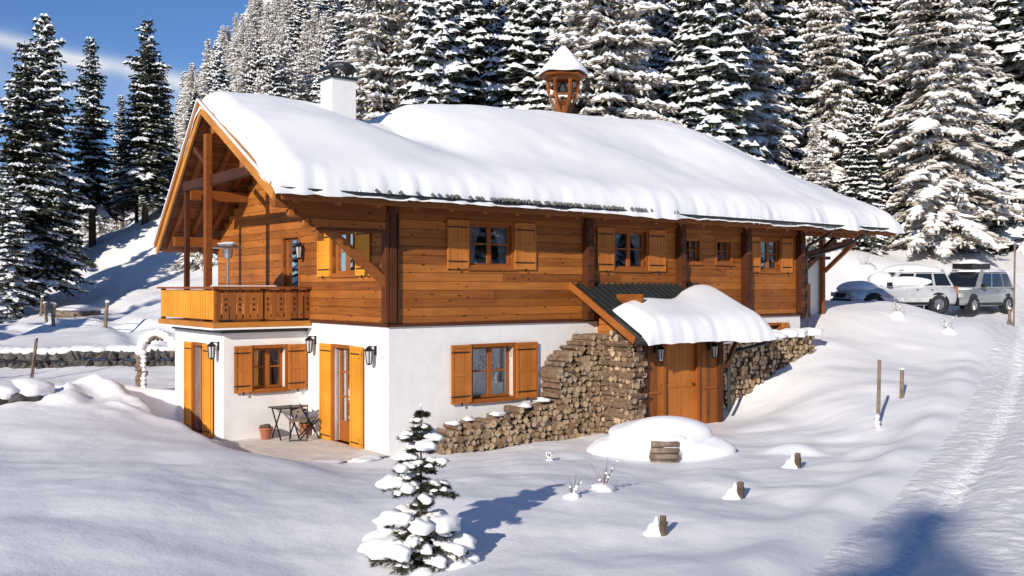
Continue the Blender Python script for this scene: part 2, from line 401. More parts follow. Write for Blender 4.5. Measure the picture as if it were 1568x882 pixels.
for k in (2,3):
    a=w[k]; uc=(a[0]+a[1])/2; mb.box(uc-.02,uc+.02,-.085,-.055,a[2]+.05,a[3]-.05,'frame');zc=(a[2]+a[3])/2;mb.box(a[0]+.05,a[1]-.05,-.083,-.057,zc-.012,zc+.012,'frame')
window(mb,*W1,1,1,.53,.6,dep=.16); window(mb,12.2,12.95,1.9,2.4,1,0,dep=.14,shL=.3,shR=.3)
mb.M=G0; window(mb,*UG,1,1,.62,.62,smat='sunyellow'); window(mb,*GD,0,2,.55,.55,smat='sunyellow',door=True,dep=.16)
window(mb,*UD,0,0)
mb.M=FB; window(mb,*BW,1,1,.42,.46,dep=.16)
mb.M=GB; window(mb,*BD,0,2,.5,.5,smat='sunyellow',door=True,dep=.16)
mb.obj('windows_and_shutters',house)
mb=MB(Matrix.Translation((-.10,1.0,0))@Matrix.Rotation(math.radians(-25),4,'Z')@Matrix(((0,-1,0,0),(1,0,0,0),(0,0,1,0),(0,0,0,1))))
shutter(mb,-.0,.5,.05,2.12,'sunyellow',o=.0)
mb.M=Matrix.Translation((-2.1,4.35,0))@Matrix.Rotation(math.radians(-30),4,'Z')@Matrix(((0,-1,0,0),(1,0,0,0),(0,0,1,0),(0,0,0,1)))
shutter(mb,0,.5,.05,2.12,'sunyellow',o=0.); mb.obj('terrace_shutters',house)
mb=MB(F0)
for X in (5.43,8.68,11.32,13.8):
    mb.box(X-.11,X+.11,.034,.22,2.75 if X>9.5 or X<5 else 2.7,5.3,'beam'); 
    for zz in np.arange(2.9,5.2,.37): mb.box(X-.085,X+.085,.22,.25,zz,zz+.2,'beam')
mb.box(-.02,.13,.034,.12,2.75,5.3,'beam'); mb.box(.16,.2,.034,.1,2.75,5.3,'beam')
mb.M=G0; mb.box(-.1,.1,.034,.12,2.75,5.2,'beam')
mb.obj('corner_posts',house,bevel=.008)
A=Vector((-2.86,-.95,5.3));B=Vector((17.5,-.95,5.3));R1=Vector((-2.10,4.9,7.79));R2=Vector((17.0,4.9,7.79));Cc=Vector((-1.37,10.5,4.64));D=Vector((16.5,10.5,4.64))
dn=Vector((0,0,-.12))
mb=MB(); mb.hexa([A+dn,B+dn,R2+dn,R1+dn,A,B,R2,R1],'metal'); mb.hexa([R1+dn,R2+dn,D+dn,Cc+dn,R1,R2,D,Cc],'metal')
mb.obj('roof_deck',house)
mb=MB()
def soffit(P0,P1,Q0,Q1,n):
    for k in range(n):
        a=k/n;b=(k+1)/n-.12/n
        o0=Vector((0,0,-.122));o1=Vector((0,0,-.145))
        p=[P0.lerp(Q0,a),P1.lerp(Q1,a),P1.lerp(Q1,b),P0.lerp(Q0,b)]
        mb.hexa([v+o1 for v in p]+[v+o0 for v in p],'beamx')
e=Vector((.05,.03,0)); soffit(A+e,B-Vector((.05,-.03,0)),R1+e,R2-e,36); soffit(R1+e,R2-e,Cc+e,D-e,36)
mb.obj('soffit_boards',house)
mb=MB()
def raft(X,w=.11,h=.15,m='beamx'):
    k=-.225; kk=max(0,1-(X+2.86)/3.2)
    f=lambda Y:(X+kk*.130*(Y+.95),Y,roofz(Y)+k)
    mb.beam(f(-.88),f(4.88),w,h,m); mb.beam(f(4.92),f(10.3),w,h,m)
for X in np.arange(-2.45,17.2,.86): raft(X)
mb.obj('rafters',house,bevel=.006)
mb=MB()
for Y,z in ((0.0,5.26),(2.3,6.26),(4.9,7.34),(7.4,5.98),(9.4,4.86)):
    mb.box(xrake(Y)+.2,17.0 if Y<1 else 16.6,Y-.1,Y+.1,z-.24,z+.02,'beamx')
mb.beam((-1.95,1.75,6.02),(-1.80,7.0,6.02),.16,.22,'beam')
mb.box(-2.03,-1.87,4.97,5.13,2.7,7.1,'beamx'); mb.box(-1.85,-1.73,6.9,7.02,2.7,5.9,'beam')
mb.beam((-1.95,5.1,6.4),(-1.95,5.9,6.85),.10,.12,'beam')
mb.obj('purlins_and_posts',house,bevel=.01)
mb=MB()
steps=[(5.03,5.22,-2.35),(4.84,5.02,-2.15),(4.66,4.83,-1.85)]
for z0,z1,x in steps: mb.box(x,-.02,-.09,.09,z0,z1,'boards'); mb.cyl((x,-.09,(z0+z1)/2),(x,.09,(z0+z1)/2),.09,.09,'boards',10)
mb.beam((-1.45,0,4.68),(-.04,0,3.55),.14,.17,'beamx'); mb.box(-1.6,-.02,-.11,.11,4.60,4.66,'beam')
mb.box(-1.65,-1.5,-.07,.07,4.40,4.62,'beamx')
mb.beam((13.95,0,3.9),(15.7,0,4.98),.13,.15,'beam'); mb.beam((14.0,0,4.4),(16.6,0,4.95),.1,.12,'beam')
mb.beam((16.9,1.2,4.0),(16.9,.1,4.9),.12,.12,'beamx'); mb.box(16.83,16.97,1.2,1.34,2.2,5.6,'beamx')
mb.obj('corbels_and_braces',house,bevel=.01)
mb=MB()
for P,Q in ((A,R1),(R1,Cc),(B,R2),(R2,D)):
    sx=-.06 if P.x<5 else .06
    o=Vector((sx,0,-.09)); mb.beam(P+o,Q+o,.05,.30,'barge'); o=Vector((sx*1.9,0,.03)); mb.beam(P+o,Q+o,.045,.09,'barge')
    o=Vector((sx*2.6,0,.075)); mb.beam(P+o,Q+o,.03,.05,'snowroof')
mb.obj('barge_boards',house)
mb=MB(); mb.box(-2.8,17.4,-.985,-.955,5.08,5.3,'beamx'); 
n=10
vs=[]
for x in (-2.88,17.5):
    for k in range(n+1):
        a=math.pi*k/n; vs.append((x,-1.06-.075*math.cos(a),5.27-.075*math.sin(a)))
mb.add(vs,[(k,k+1,n+2+k,n+1+k) for k in range(n)],'metal')
mb.box(-2.88,17.5,-1.14,-1.13,5.26,5.29,'metal')
mb.tube([(14.1,-1.06,5.2),(14.1,-.9,5.02),(14.1,-.22,4.75),(14.1,-.12,4.6),(14.1,-.12,1.6)],.045,'metal')
mb.tube([(15.9,-1.06,5.2),(15.6,-.5,4.75),(14.25,-.12,4.4)],.04,'metal')
mb.obj('gutter_and_downpipe',house,smooth=False)
def snow_pad(name,fn,U,V,nu,nv,H,parent=None,er=.4,mw=None,over=.0,seed=0,amp=.06,edgeamp=.05,mat='snowroof',fr=1.2):
    u=np.linspace(0,1,nu);v=np.linspace(0,1,nv)
    u=.5-.5*np.cos(np.pi*u)*(.35)-.5*.65*(1-2*u); v=.5-.5*np.cos(np.pi*v)*(.5)-.5*.5*(1-2*v)
    UU,VV=np.meshgrid(u,v); x,y,z=fn(UU,VV)
    du=np.minimum(UU,1-UU)*U;dv=np.minimum(VV,1-VV)*V
    e=lambda d:np.sqrt(np.clip(1-(1-np.clip(d/er,0,1))**2,0,1))
    E=e(du)*e(dv)
    h=(H(UU,VV) if callable(H) else H)
    nz=fbm(UU*U*.45+seed*7,VV*V*.45+seed,3)
    top=z+E*(h+nz*amp*4)+.02
    rag=(vn(UU*U*fr+seed,VV*V*fr*.5)+.35*vn(UU*U*4.3,VV*V*3+seed)-.67)*edgeamp
    fe=ss(0,1,(1-np.clip(dv/.55,0,1))); y=y+np.sign(VV-.5)*fe*(over+rag)*(1 if fn(np.array([0.]),np.array([1.]))[1][0]>fn(np.array([0.]),np.array([0.]))[1][0] else -1)
    top=top-(1-np.clip(dv/.25,0,1))**2*(.05+np.abs(rag)*.9)
    fu=(1-np.clip(du/.45,0,1)); x=x+np.sign(UU-.5)*fu*(over*.4+rag)
    P=np.c_[x.ravel(),y.ravel(),top.ravel()]
    Q=np.c_[x.ravel(),y.ravel(),(z-.06-0*x).ravel()]
    n1=len(P); idx=np.arange(n1).reshape(nv,nu)
    f=np.stack([idx[:-1,:-1],idx[:-1,1:],idx[1:,1:],idx[1:,:-1]],-1).reshape(-1,4).tolist()
    b=MB(); vs=P.tolist(); 
    ring=list(idx[0,:])+list(idx[1:,-1])+list(idx[-1,-2::-1])+list(idx[-2:0:-1,0])
    base=len(vs); vs+= [[P[k][0],P[k][1],min(P[k][2]-.05,Q[k][2]+.02)] for k in ring]
    m=len(ring); f+=[(ring[k],base+k,base+(k+1)%m,ring[(k+1)%m]) for k in range(m)]
    b.add(vs,f,mat); return b.obj(name,parent,mw,smooth=True)
def roof_fn(u,v):
    Y=-1.0+v*11.55
    xl=-2.9+(Y+.95)/11.45*1.49; xr=17.55-(Y+.95)/11.45*1.0
    x=xl+u*(xr-xl)
    s=np.where(Y<4.9,.4256,.5625); z=7.79-s*(np.sqrt((Y-4.9)**2+.25**2))
    return x,Y,z
def roof_H(u,v):
    X=-2.9+u*20.4; Y=-1+v*11.55
    Hr=np.interp(X,[-2.9,-1,1.6,3,5,10,13.5,15.0,16.0,17.6],[.36,.42,.42,.74,.92,1.12,1.32,1.08,.66,.55])
    He=np.interp(X,[-3,0,3,8,13,18],[.46,.52,.54,.56,.56,.52])
    w=ss(-.6,4.2,Y)
    h=He*(1-w)+Hr*w
    h=h-.42*np.exp(-(((X-1.7)/.9)**2+((Y-4.1)/1.3)**2))
    h=h+.24*np.exp(-(((X+.8)/1.6)**2+((Y-1.6)/1.5)**2))-.24*np.exp(-(((X-2.4)/1.0)**2+((Y-2.0)/1.5)**2))
    h=h+.10*np.exp(-(((X-6.5)/2.0)**2+((Y-1.4)/1.0)**2))-.12*np.exp(-(((X-9.8)/1.6)**2+((Y-2.2)/1.3)**2))+.12*np.exp(-(((X-13.2)/1.6)**2+((Y-1.6)/1.1)**2))
    return np.maximum(h,.12)
snow_pad('roof_snow',roof_fn,20.4,11.55,460,170,roof_H,house,er=.58,over=.12,seed=2,amp=.05,edgeamp=.13,fr=.9)
mb=MB()
for k in range(220):
    x=random.uniform(-2.6,17.3); l=random.uniform(.02,.10)*(1.6 if random.random()<.2 else 1)
    mb.cyl((x,-1.10,5.32),(x,-1.12,5.30-l),.012,.002,'snowroof',5,cap=False)
for k in range(120):
    x=random.gauss(3.6,1.9); 
    if -1<x<8: mb.beam((x,-1.14,5.34+random.random()*.02),(x+.03,-1.18,5.28+random.random()*.03),.03,.06,'metal')
mb.obj('icicles',house)
mb=MB(); mb.box(.75,1.4,4.0,4.62,7.2,8.62,'stucco'); mb.box(.70,1.45,3.95,4.67,8.62,8.68,'metal')
for a in (.8,1.33):
    for b in (4.05,4.55): mb.box(a,a+.03,b,b+.03,8.68,8.86,'metal')
for k in range(8):
    a0=math.pi*k/8;a1=math.pi*(k+1)/8
    mb.beam((1.075-.36*math.cos(a0),4.31,8.84+.2*math.sin(a0)),(1.075-.36*math.cos(a1),4.31,8.84+.2*math.sin(a1)),.6,.02,'metal')
mb.lump((1.07,4.3,9.06),(.22,.24,.05),'snowroof',3)
mb.obj('chimney',house)
bx,by=8.95,4.9
mb=MB(); mb.cyl((bx,by,7.7),(bx,by,9.0),.10,.10,'beamx',8); mb.cyl((bx,by,9.0),(bx,by,9.12),.12,.26,'beamx',6)
for k in range(6):
    a=k*math.pi/3+.3; c,s=math.cos(a),math.sin(a)
    p=[(bx+.10*c,by+.10*s,8.75),(bx+.34*c,by+.34*s,9.12),(bx+.44*c,by+.44*s,9.4),(bx+.47*c,by+.47*s,9.86)]
    for i in range(3): mb.beam(p[i],p[i+1],.075,.075,'beamx')
    a2=a+math.pi/3
    mb.beam((bx+.47*c,by+.47*s,9.82),(bx+.47*math.cos(a2),by+.47*math.sin(a2),9.82),.07,.1,'beamx')
    mb.beam((bx+.40*c,by+.40*s,9.3),(bx+.40*math.cos(a2),by+.40*math.sin(a2),9.3),.05,.06,'beamx')
mb.cyl((bx,by,9.86),(bx,by,10.0),.74,.60,'beamx',8); mb.cyl((bx,by,10.0),(bx,by,10.45),.60,.05,'metal',8)
for z0,z1,r0,r1 in ((9.42,9.5,.20,.17),(9.5,9.66,.17,.10),(9.66,9.72,.10,.03)): mb.cyl((bx,by,z0),(bx,by,z1),r0,r1,'metal',12)
mb.obj('bell_turret',house)
mb=MB(); n=28;K=[(.74,9.95),(.78,10.0),(.70,10.12),(.50,10.32),(.30,10.55),(.12,10.74),(.04,10.80)]
vs=[]
for r,z in K:
    for k in range(n):
        a=2*math.pi*k/n; rr=r*(1+.05*math.sin(3*a+z*4)); vs.append((bx+rr*math.cos(a),by+rr*math.sin(a),z+.03*math.sin(4*a+1)))
vs.append((bx,by,10.82)); m=len(K)
fs=[(i*n+k,i*n+(k+1)%n,(i+1)*n+(k+1)%n,(i+1)*n+k) for i in range(m-1) for k in range(n)]+[((m-1)*n+k,(m-1)*n+(k+1)%n,m*n) for k in range(n)]
mb.add(vs,fs,'snowroof'); mb.cyl((bx,by,10.78),(bx,by,10.98),.02,.01,'iron',6); mb.obj('turret_snow',house,smooth=True)
# balcony
mb=MB(); mb.box(-2.38,-.02,3.55,7.35,2.58,2.70,'barge'); mb.box(-2.40,0,3.53,7.37,2.535,2.577,'snowroof')
for i,X in enumerate(np.arange(-2.30,-.08,.165)):
    g=.028 if i%3 else .05
    mb.box(X,X+.165-g,3.60,3.63,2.76,3.42,'boardsz')
for Y in np.arange(3.68,7.2,.165): mb.box(-2.33,-2.30,Y,Y+.135,2.76,3.42,'sunyellow')  # outer railing boards: sunlight on this side painted as brighter yellow
for z in (2.80,3.36): mb.box(-2.3,-.02,3.64,3.70,z,z+.07,'beamx'); mb.box(-2.29,-2.23,3.7,7.25,z,z+.07,'beamx')
for k,X in enumerate(np.arange(-2.2,-.1,.33)):
    for zz in (2.98,3.1,3.22): mb.cyl((X+.12,3.59,zz),(X+.12,3.602,zz),.03,.03,'iron',4)
mb.box(-2.42,-.03,3.50,3.70,3.45,3.50,'beamx'); mb.box(-2.42,-2.20,3.70,7.35,3.45,3.50,'beamx')
for X,Y in ((-2.32,3.60),(-2.32,7.2),(-1.2,3.64)): mb.box(X-.0,X+.1,Y+.035,Y+.13,2.7,3.45,'beamx')
mb.obj('balcony',house,bevel=.004)
mb=MB(); mb.box(-2.40,-.9,3.52,3.68,3.502,3.525,'snowroof'); mb.obj('railing_snow',house,bevel=.012)
# porch
mb=MB(FR(0,-1.55,'front'))
for X in np.arange(5.85,6.5,.16): mb.box(X+.003,min(X+.157,6.5),-.06,0,.0,2.9,'boardsz')
for X in np.arange(7.72,8.5,.16): mb.box(X+.003,X+.157,-.06,0,.0,2.7,'boardsz')
mb.box(6.5,7.72,-.06,0,2.25,2.8,'boardsz')
for X in np.arange(6.56,7.66,.138): mb.box(X+.004,X+.134,-.10,-.05,.15,2.22,'shutter')
for a,b in ((6.46,6.56),(7.66,7.76)): mb.box(a,b,-.08,.05,.0,2.3,'frame')
mb.box(6.46,7.76,-.08,.052,2.22,2.32,'frame'); mb.box(6.58,7.64,-.05,-.03,1.1,1.2,'shutter'); mb.cyl((7.56,-.05,1.15),(7.56,.03,1.15),.02,.02,'iron')
mb.box(5.82,5.96,-.1,.06,0,2.5,'beam'); mb.box(8.44,8.6,-.1,.06,0,2.5,'beam')
mb.box(6.0,6.42,0.002,.03,1.0,1.06,'frame'); mb.box(7.85,8.4,0.002,.03,1.0,1.06,'frame')
mb.M=FR(5.85,0,'gable')
for z in np.arange(0,3.3,.185): mb.box(-1.5,max(-1.45,min(0,-1.5+1.5*min(1,(3.7-z)/1.0))),-.06,0,z+.004,z+.181,'boardsy')
mb.M=None; mb.box(8.5,8.56,-1.5,0,0,3.0,'boardsy')
mb.box(6.3,7.9,-2.2,-1.55,-.1,.14,'paving')
for X in (5.25,9.15): mb.beam((X,0,3.38),(X,-2.1,2.2),.1,.14,'beam')
mb.box(5.05,9.4,-1.98,-1.86,2.2,2.34,'beam'); mb.beam((8.7,-1.6,1.5),(8.7,-1.95,2.2),.08,.1,'beam')
mb.obj('entrance_porch',house,bevel=.004)
mb=MB(); p0=[(4.95,0.02,3.60),(9.5,.02,3.60),(9.5,-2.2,2.36),(4.95,-2.2,2.36)]
mb.hexa([Vector(p)-Vector((0,0,.08)) for p in p0]+p0,'metal')
for X in np.arange(4.98,9.5,.2): mb.beam((X,-.02,3.60),(X,-2.19,2.385),.03,.045,'metal')
mb.box(4.95,9.5,-2.25,-2.2,2.22,2.37,'metal'); mb.beam((4.93,0,3.55),(4.93,-2.2,2.31),.03,.16,'beamx')
mb.tube([(4.95,-2.28,2.28),(9.55,-2.28,2.26),(9.5,-2.2,2.1),(8.9,-1.75,1.9),(8.8,-1.62,1.7),(8.8,-1.62,.4)],.045,'metal')
mb.obj('porch_roof',house)
def pf(u,v):
    Y=-2.33+v*(1.38+.70*ss(.45,.9,u)-.25*(1-ss(0,.3,u))); x=5.2+u*4.37; z=2.36+(Y+2.2)*.56+.02; return x,Y,z
snow_pad('porch_snow',pf,4.4,1.5,110,60,lambda u,v:.38-.16*v+.03*np.sin(u*9),house,er=.40,over=.06,seed=5,amp=.04,edgeamp=.16,fr=1.5)
def lantern(x,y,z,dx,dy):
    mb=MB(); 
    mb.beam((x,y,z+.16),(x+dx*.16,y+dy*.16,z+.2),.02,.02,'iron'); mb.box(x-.03,x+.03,y-.03,y+.03,z-.0,z+.2,'iron')
    cx,cy=x+dx*.17,y+dy*.17
    mb.cyl((cx,cy,z-.16),(cx,cy,z+.1),.06,.085,'lampglass',6); mb.cyl((cx,cy,z+.1),(cx,cy,z+.2),.115,.02,'iron',6); mb.cyl((cx,cy,z-.2),(cx,cy,z-.16),.03,.07,'iron',6)
    for k in range(6):
        a=k*math.pi/3; c,s=math.cos(a),math.sin(a); mb.beam((cx+.065*c,cy+.065*s,z-.16),(cx+.09*c,cy+.09*s,z+.1),.012,.012,'iron')
    return mb.obj('wall_lantern',None,HM.copy())
lantern(0,.52,2.05,-1,0); lantern(0,3.35,2.15,-1,0); lantern(-2.04,4.1,2.05,-1,0); lantern(6.22,-1.58,1.95,0,-1); lantern(8.1,-1.58,1.95,0,-1); lantern(-.0,3.9,4.35,-1,0)
mb=MB(); 
for i in range(7):
    for j in range(10):
        x0=-2.75+i*.4;y0=-.0+j*.4
        mb.box(x0+.004,x0+.396,y0+.004,y0+.396,-.06,.012+random.uniform(0,.003),'paving')
mb.box(-3.1,-2.06,3.9,6.4,-.06,.01,'paving'); mb.box(-2.75,0.05,0,4.0,-.08,-.0,'stone')
mb.obj('paved_patio',None,HM.copy())
mb=MB()
for (a,b,r) in ((-2.6,.2,.5),(-2.75,1.4,.35),(-1.6,-.05,.45),(-.6,-.1,.35),(-2.7,2.6,.3),(-2.3,.6,.3)): mb.lump((a,b,.0),(r,r*.8,.05),'snow',int(r*99),3,.25)
mb.obj('patio_snow_drift',None,HM.copy(),smooth=True)
def folding_chair(X,Y,rot):
    mb=MB(); 
    for s in (-.19,.19):
        mb.beam((s,-.22,0),(s,.20,.78),.02,.03,'iron'); mb.beam((s,.22,0),(s,-.2,.45),.02,.03,'iron')
    for k in range(5): mb.box(-.19,.19,-.2+k*.08,-.14+k*.08,.44,.46,'rope')
    for k in range(3): mb.box(-.19,.19,.125+k*.035,.14+k*.035,.56+k*.08,.62+k*.08,'rope')
    mb.beam((-.19,-.2,.03),(.19,-.2,.03),.02,.02,'iron')
    return mb.obj('folding_chair',None,HM@Matrix.Translation((X,Y,.015))@Matrix.Rotation(rot,4,'Z'))
folding_chair(-.30,3.1,1.2); folding_chair(-.62,2.95,-.5)
mb=MB(); mb.box(-.3,.3,-.28,.28,.70,.725,'iron')
for s in (-.22,.22): mb.beam((s,-.25,0),(s,.25,.7),.025,.025,'iron'); mb.beam((s,.25,0),(s,-.25,.7),.025,.025,'iron')
mb.obj('bistro_table',None,HM@Matrix.Translation((-.75,3.38,.015)))
def pot(X,Y):
    mb=MB(); mb.cyl((0,0,0),(0,0,.24),.10,.15,'terracotta',14); mb.cyl((0,0,.22),(0,0,.27),.165,.165,'terracotta',14); mb.lump((0,0,.29),(.13,.13,.06),'bark',3)
    mb.obj('flower_pot',None,HM@Matrix.Translation((X,Y,.015)))
pot(-1.15,3.55); pot(-.15,3.6)
mb=MB(); mb.cyl((0,0,0),(0,0,.03),.22,.2,'steel',16);mb.cyl((0,0,.03),(0,0,.72),.03,.03,'steel');mb.cyl((0,0,.0),(0,0,.35),.13,.13,'steel',14)
mb.cyl((0,0,.72),(0,0,1.5),.03,.03,'steel');mb.cyl((0,0,1.45),(0,0,1.66),.09,.12,'steel',14);mb.cyl((0,0,1.68),(0,0,1.78),.42,.12,'steel',20);mb.lump((0,0,1.78),(.22,.22,.04),'snow',3)
mb.obj('patio_heater',None,HM@Matrix.Translation((-1.75,4.3,2.71)))
# firewood
def stack(mb,u0,u1,top,z0,depth,pitch=.135,seed=1,zmax=4):
    rr=random.Random(seed); row=0; z=z0
    while z<zmax:
        u=u0+(pitch/2 if row%2 else 0)
        while u<u1:
            if z<top(u)+rr.uniform(-.07,.07):
                r=pitch*.56*rr.uniform(.75,1.15); n=rr.choice([3,4,4,5,8,8]); a0=rr.uniform(0,6.28)
                o=rr.uniform(-.07,.07); du=rr.uniform(-.025,.025);dz=rr.uniform(-.02,.02)
                a=[a0+6.283*k/n+ (rr.uniform(-.2,.2) if n<8 else 0) for k in range(n)]
                rk=[r*(rr.uniform(.85,1.15)) for _ in a]
                vs=[(u+du+q*math.cos(t),depth+o,z+dz+q*math.sin(t)) for q,t in zip(rk,a)]
                vs+=[(x,0.02,zz) for x,_,zz in vs]
                mb.add(vs,[(k,(k+1)%n,n+(k+1)%n,n+k) for k in range(n)],'logbark')
                e=[(x,y+.002,zz) for x,y,zz in vs[:n]]
                mb.add(e,[tuple(range(n))],'logend')
            u+=pitch
        z+=pitch*.88; row+=1
mb=MB(F0)
t1=lambda u:float(np.interp(u,[1.0,1.5,2.2,3.0,4.0],[.35,.60,.62,.72,.85]))
t2=lambda u:float(np.interp(u,[4.0,4.25,4.6,5.2,5.8],[1.45,1.85,2.1,2.3,2.36]))
stack(mb,1.0,4.05,t1,.05,.55,seed=1,zmax=1.1)
mb.box(1.05,3.95,0,.48,0,.32,'bark')
stack(mb,4.05,5.35,t2,.05,.62,seed=2,zmax=2.6); mb.box(4.15,5.3,0,.55,0,1.3,'bark')
stack(mb,5.0,5.85,lambda u:2.33,.05,.70,seed=5,zmax=2.5)
mb.M=FR(5.8,0,'gable'); stack(mb,-1.62,-.66,lambda u:2.32+.08*math.sin(u*6),.05,.42,seed=3,zmax=2.5)
mb.M=F0; stack(mb,5.36,5.82,lambda u:2.28,.05,1.66,seed=8,zmax=2.5)
mb.obj('firewood_stack',None,HM.copy())
mb=MB(F0); stack(mb,8.85,13.2,lambda u:1.8+.03*u,.4,1.0,seed=11,zmax=2.5); mb.obj('firewood_stack',None,HM.copy())
mb=MB(); 
for k in range(16): mb.lump((9.2+k*.27,-.75+random.uniform(-.1,.1),2.1+.008*k+random.uniform(-.02,.03)),(.34,.42,.12),'snow',k)
for k,(a,z) in enumerate(((1.3,.62),(1.7,.66),(2.5,.72),(3.3,.82),(3.8,.92))): mb.lump((a,-.42+random.uniform(-.08,.08),z),(random.uniform(.14,.26),.14,.05),'snow',k+3,2,.3)
for k in range(7): mb.lump((8.95,-1.0-.0*k,.5+k*.22),(.10+.03*(k%3),.12,.08),'snow',k,2,.3)
mb.obj('firewood_snow_cap',None,HM.copy(),smooth=True)
mb=MB(); mb.box(15,17.2,1.4,5,1.2,4.4,'stucco'); mb.box(14.9,17.4,1.3,5.1,4.4,4.5,'beam'); mb.box(15.6,16.4,1.37,1.41,1.6,3.6,'frame'); mb.obj('white_garage',None,HM.copy())
# ------------------------------------------------------------------ trees
def foliage(name,lo,hi):
    m,nt,b=newmat(name); g=N(nt,'ShaderNodeNewGeometry')
    nt.links.new(ramp(nt,g.outputs['Random Per Island'],[(0,lo),(1,hi)]),b.inputs['Base Color'])
    b.inputs['Roughness'].default_value=.8; b.inputs['Specular IOR Level'].default_value=.2; return m
MAT['needle']=foliage('spruce_needles',(.014,.020,.012),(.075,.080,.048))
MAT['frostneedle']=foliage('frosted_needles',(.26,.22,.17),(.76,.71,.64))
MAT['treesnow']=foliage('branch_snow',(.82,.84,.87),(.92,.92,.92))
def spruce(name,seed,H,R,snow=.6,needle='needle',dens=1.0,z0=.06,hang=1.0,sw=1.0):
    rr=random.Random(seed); mb=MB(); U=rr.uniform
    mb.cyl((0,0,-1),(0,0,H*.5),.02*H*.75,.012*H,'bark',8,cap=False); mb.cyl((0,0,H*.5),(0,0,H*.99),.012*H,.01,'bark',6,cap=False)
    vN=[];fN=[];vS=[];fS=[]
    def diamond(V,F,b,e,w,rise,drop,tz=0):
        d=e-b; side=Vector((-d.y,d.x,0)); 
        if side.length<1e-5: side=Vector((1,0,0))
        side=side.normalized()*w; m=b.lerp(e,U(.35,.6)); k=len(V)
        V.extend([tuple(b),tuple(m+side+Vector((0,0,-drop+tz))),tuple(e),tuple(m-side+Vector((0,0,-drop-tz))),tuple(m+Vector((0,0,rise)))])
        F.extend([(k,k+1,k+4),(k+1,k+2,k+4),(k+2,k+3,k+4),(k+3,k,k+4)])
    z=z0*H
    lob=[U(.85,1.15) for _ in range(8)]
    while z<H*.985:
        q=z/H; rad=R*((1-q)**.8)*U(.72,1.12)*(min(1,.55+q*4))+.12
        nb=max(4,int((9 if q<.6 else 7 if q<.85 else 5)*dens)); az=U(0,6.28)
        for b in range(nb):
            a=az+6.283*b/nb+U(-.3,.3); L=rad*U(.55,1.15)*lob[int(a/6.283*8)%8]
            if U(0,1)<.09: continue
            d=Vector((math.cos(a),math.sin(a),0)); up=.35*(q**2)
            dr=U(.22,.50)*(1-q*.8)
            P=lambda t:Vector((d.x*L*t,d.y*L*t,z+L*(up*t-dr*t)-L*.22*t*t*(1-q)+L*.16*max(0,t-.7)))
            if q<.9: mb.cyl(P(0),P(.9),.012*L+.01,.006,'bark',4,cap=False)
            nt_=max(3,int(L/.28)+2)
            loaded=U(0,1)<snow
            for i in range(nt_):
                t=.14+.86*i/(nt_-1); p=P(min(t,1))
                for s in (-1,1):
                    if i==nt_-1 and s==1: 
                        dirn=d; l=.28*L**.5+.08
                    else:
                        ang=s*U(.6,1.05); dirn=Vector((d.x*math.cos(ang)-d.y*math.sin(ang),d.x*math.sin(ang)+d.y*math.cos(ang),0))
                        l=(L*.42*(1-t)+.30*min(1,L))*U(.75,1.2)
                    e=p+dirn*l+Vector((0,0,-l*U(.15,.5)*hang))
                    wn=.075+l*.13
                    diamond(vN,fN,p,e,wn*U(.8,1.2),.02,.05+.04*hang,U(-.03,.03))
                    m=p.lerp(e,U(.3,.7)); e2=m+dirn*l*.3+Vector((U(-.1,.1),U(-.1,.1),-U(.12,.32)*hang)); diamond(vN,fN,m,e2,.05,.0,.02,U(-.04,.04))
                    if loaded and U(0,1)<.93:
                        o=Vector((0,0,.035)); bb=p.lerp(e,U(-.1,.1))+o; ee=p.lerp(e,U(.8,1.08))+o
                        diamond(vS,fS,bb,ee,wn*U(.8,1.2)*sw,.07+.08*U(0,1)*sw,.05)
                    elif U(0,1)<.35:
                        diamond(vS,fS,p.lerp(e,.3)+Vector((0,0,.03)),e+Vector((0,0,.02)),wn*.55,.03,.01)
            if loaded and L>.6 and U(0,1)<.85:
                for k in range(3):
                    t0=.3+.22*k; diamond(vS,fS,P(t0)+Vector((0,0,.05)),P(t0+.28)+Vector((0,0,.04)),.11*sw+.05*L,.13,.03)
        z+=max(.16,(.44-.2*q))*U(.75,1.25)/dens**.3
    mb.add(vN,fN,needle); mb.add(vS,fS,'treesnow')
    me=bpy.data.meshes.new(name); me.from_pydata(mb.v,[],mb.f)
    for m in mb.mats: me.materials.append(m)
    me.polygons.foreach_set('material_index',mb.m); me.update(); return me
T=[spruce('spruce_a',1,15,3.0,.95,sw=1.6),spruce('spruce_b',2,16,2.6,.98,sw=1.9),spruce('spruce_c',3,14,2.6,.82,sw=1.3),spruce('spruce_d',4,17,3.1,.97,hang=1.2,sw=1.9)]
TD=[spruce('spruce_dark_a',11,16,2.7,.36,z0=.14,dens=.9),spruce('spruce_dark_b',12,17,2.6,.45,z0=.2,dens=.8)]
TF=[spruce('frosted_a',21,15,3.0,.8,'frostneedle',sw=.8),spruce('frosted_b',22,16,2.4,.6,'frostneedle',dens=.85,sw=.7)]
TG=spruce('frosted_tall',31,24,3.7,.75,'frostneedle',sw=.85)
HH={}
def tree(me,x,y,H,name='snowy_spruce_tree',parent=None,w=1.0,dz=0):
    o=link(bpy.data.objects.new(name,me)); h0=max(v.co.z for v in me.vertices) if me.name not in HH else HH[me.name]; HH[me.name]=h0
    s=H/h0; o.location=(x,y,gz(x,y)-.2+dz); o.rotation_euler=(random.uniform(-.02,.02),random.uniform(-.02,.02),random.uniform(0,6.28)); o.scale=(s*w,s*w,s)
    if parent: o.parent=parent
    return o
tree(TD[0],-27.6,55,15.5,w=1.25); tree(T[2],-33,68,19,w=1.1);tree(TD[1],-32.7,75,16.5,w=1.15);tree(TD[0],-28.6,75,16.3,w=1.15)
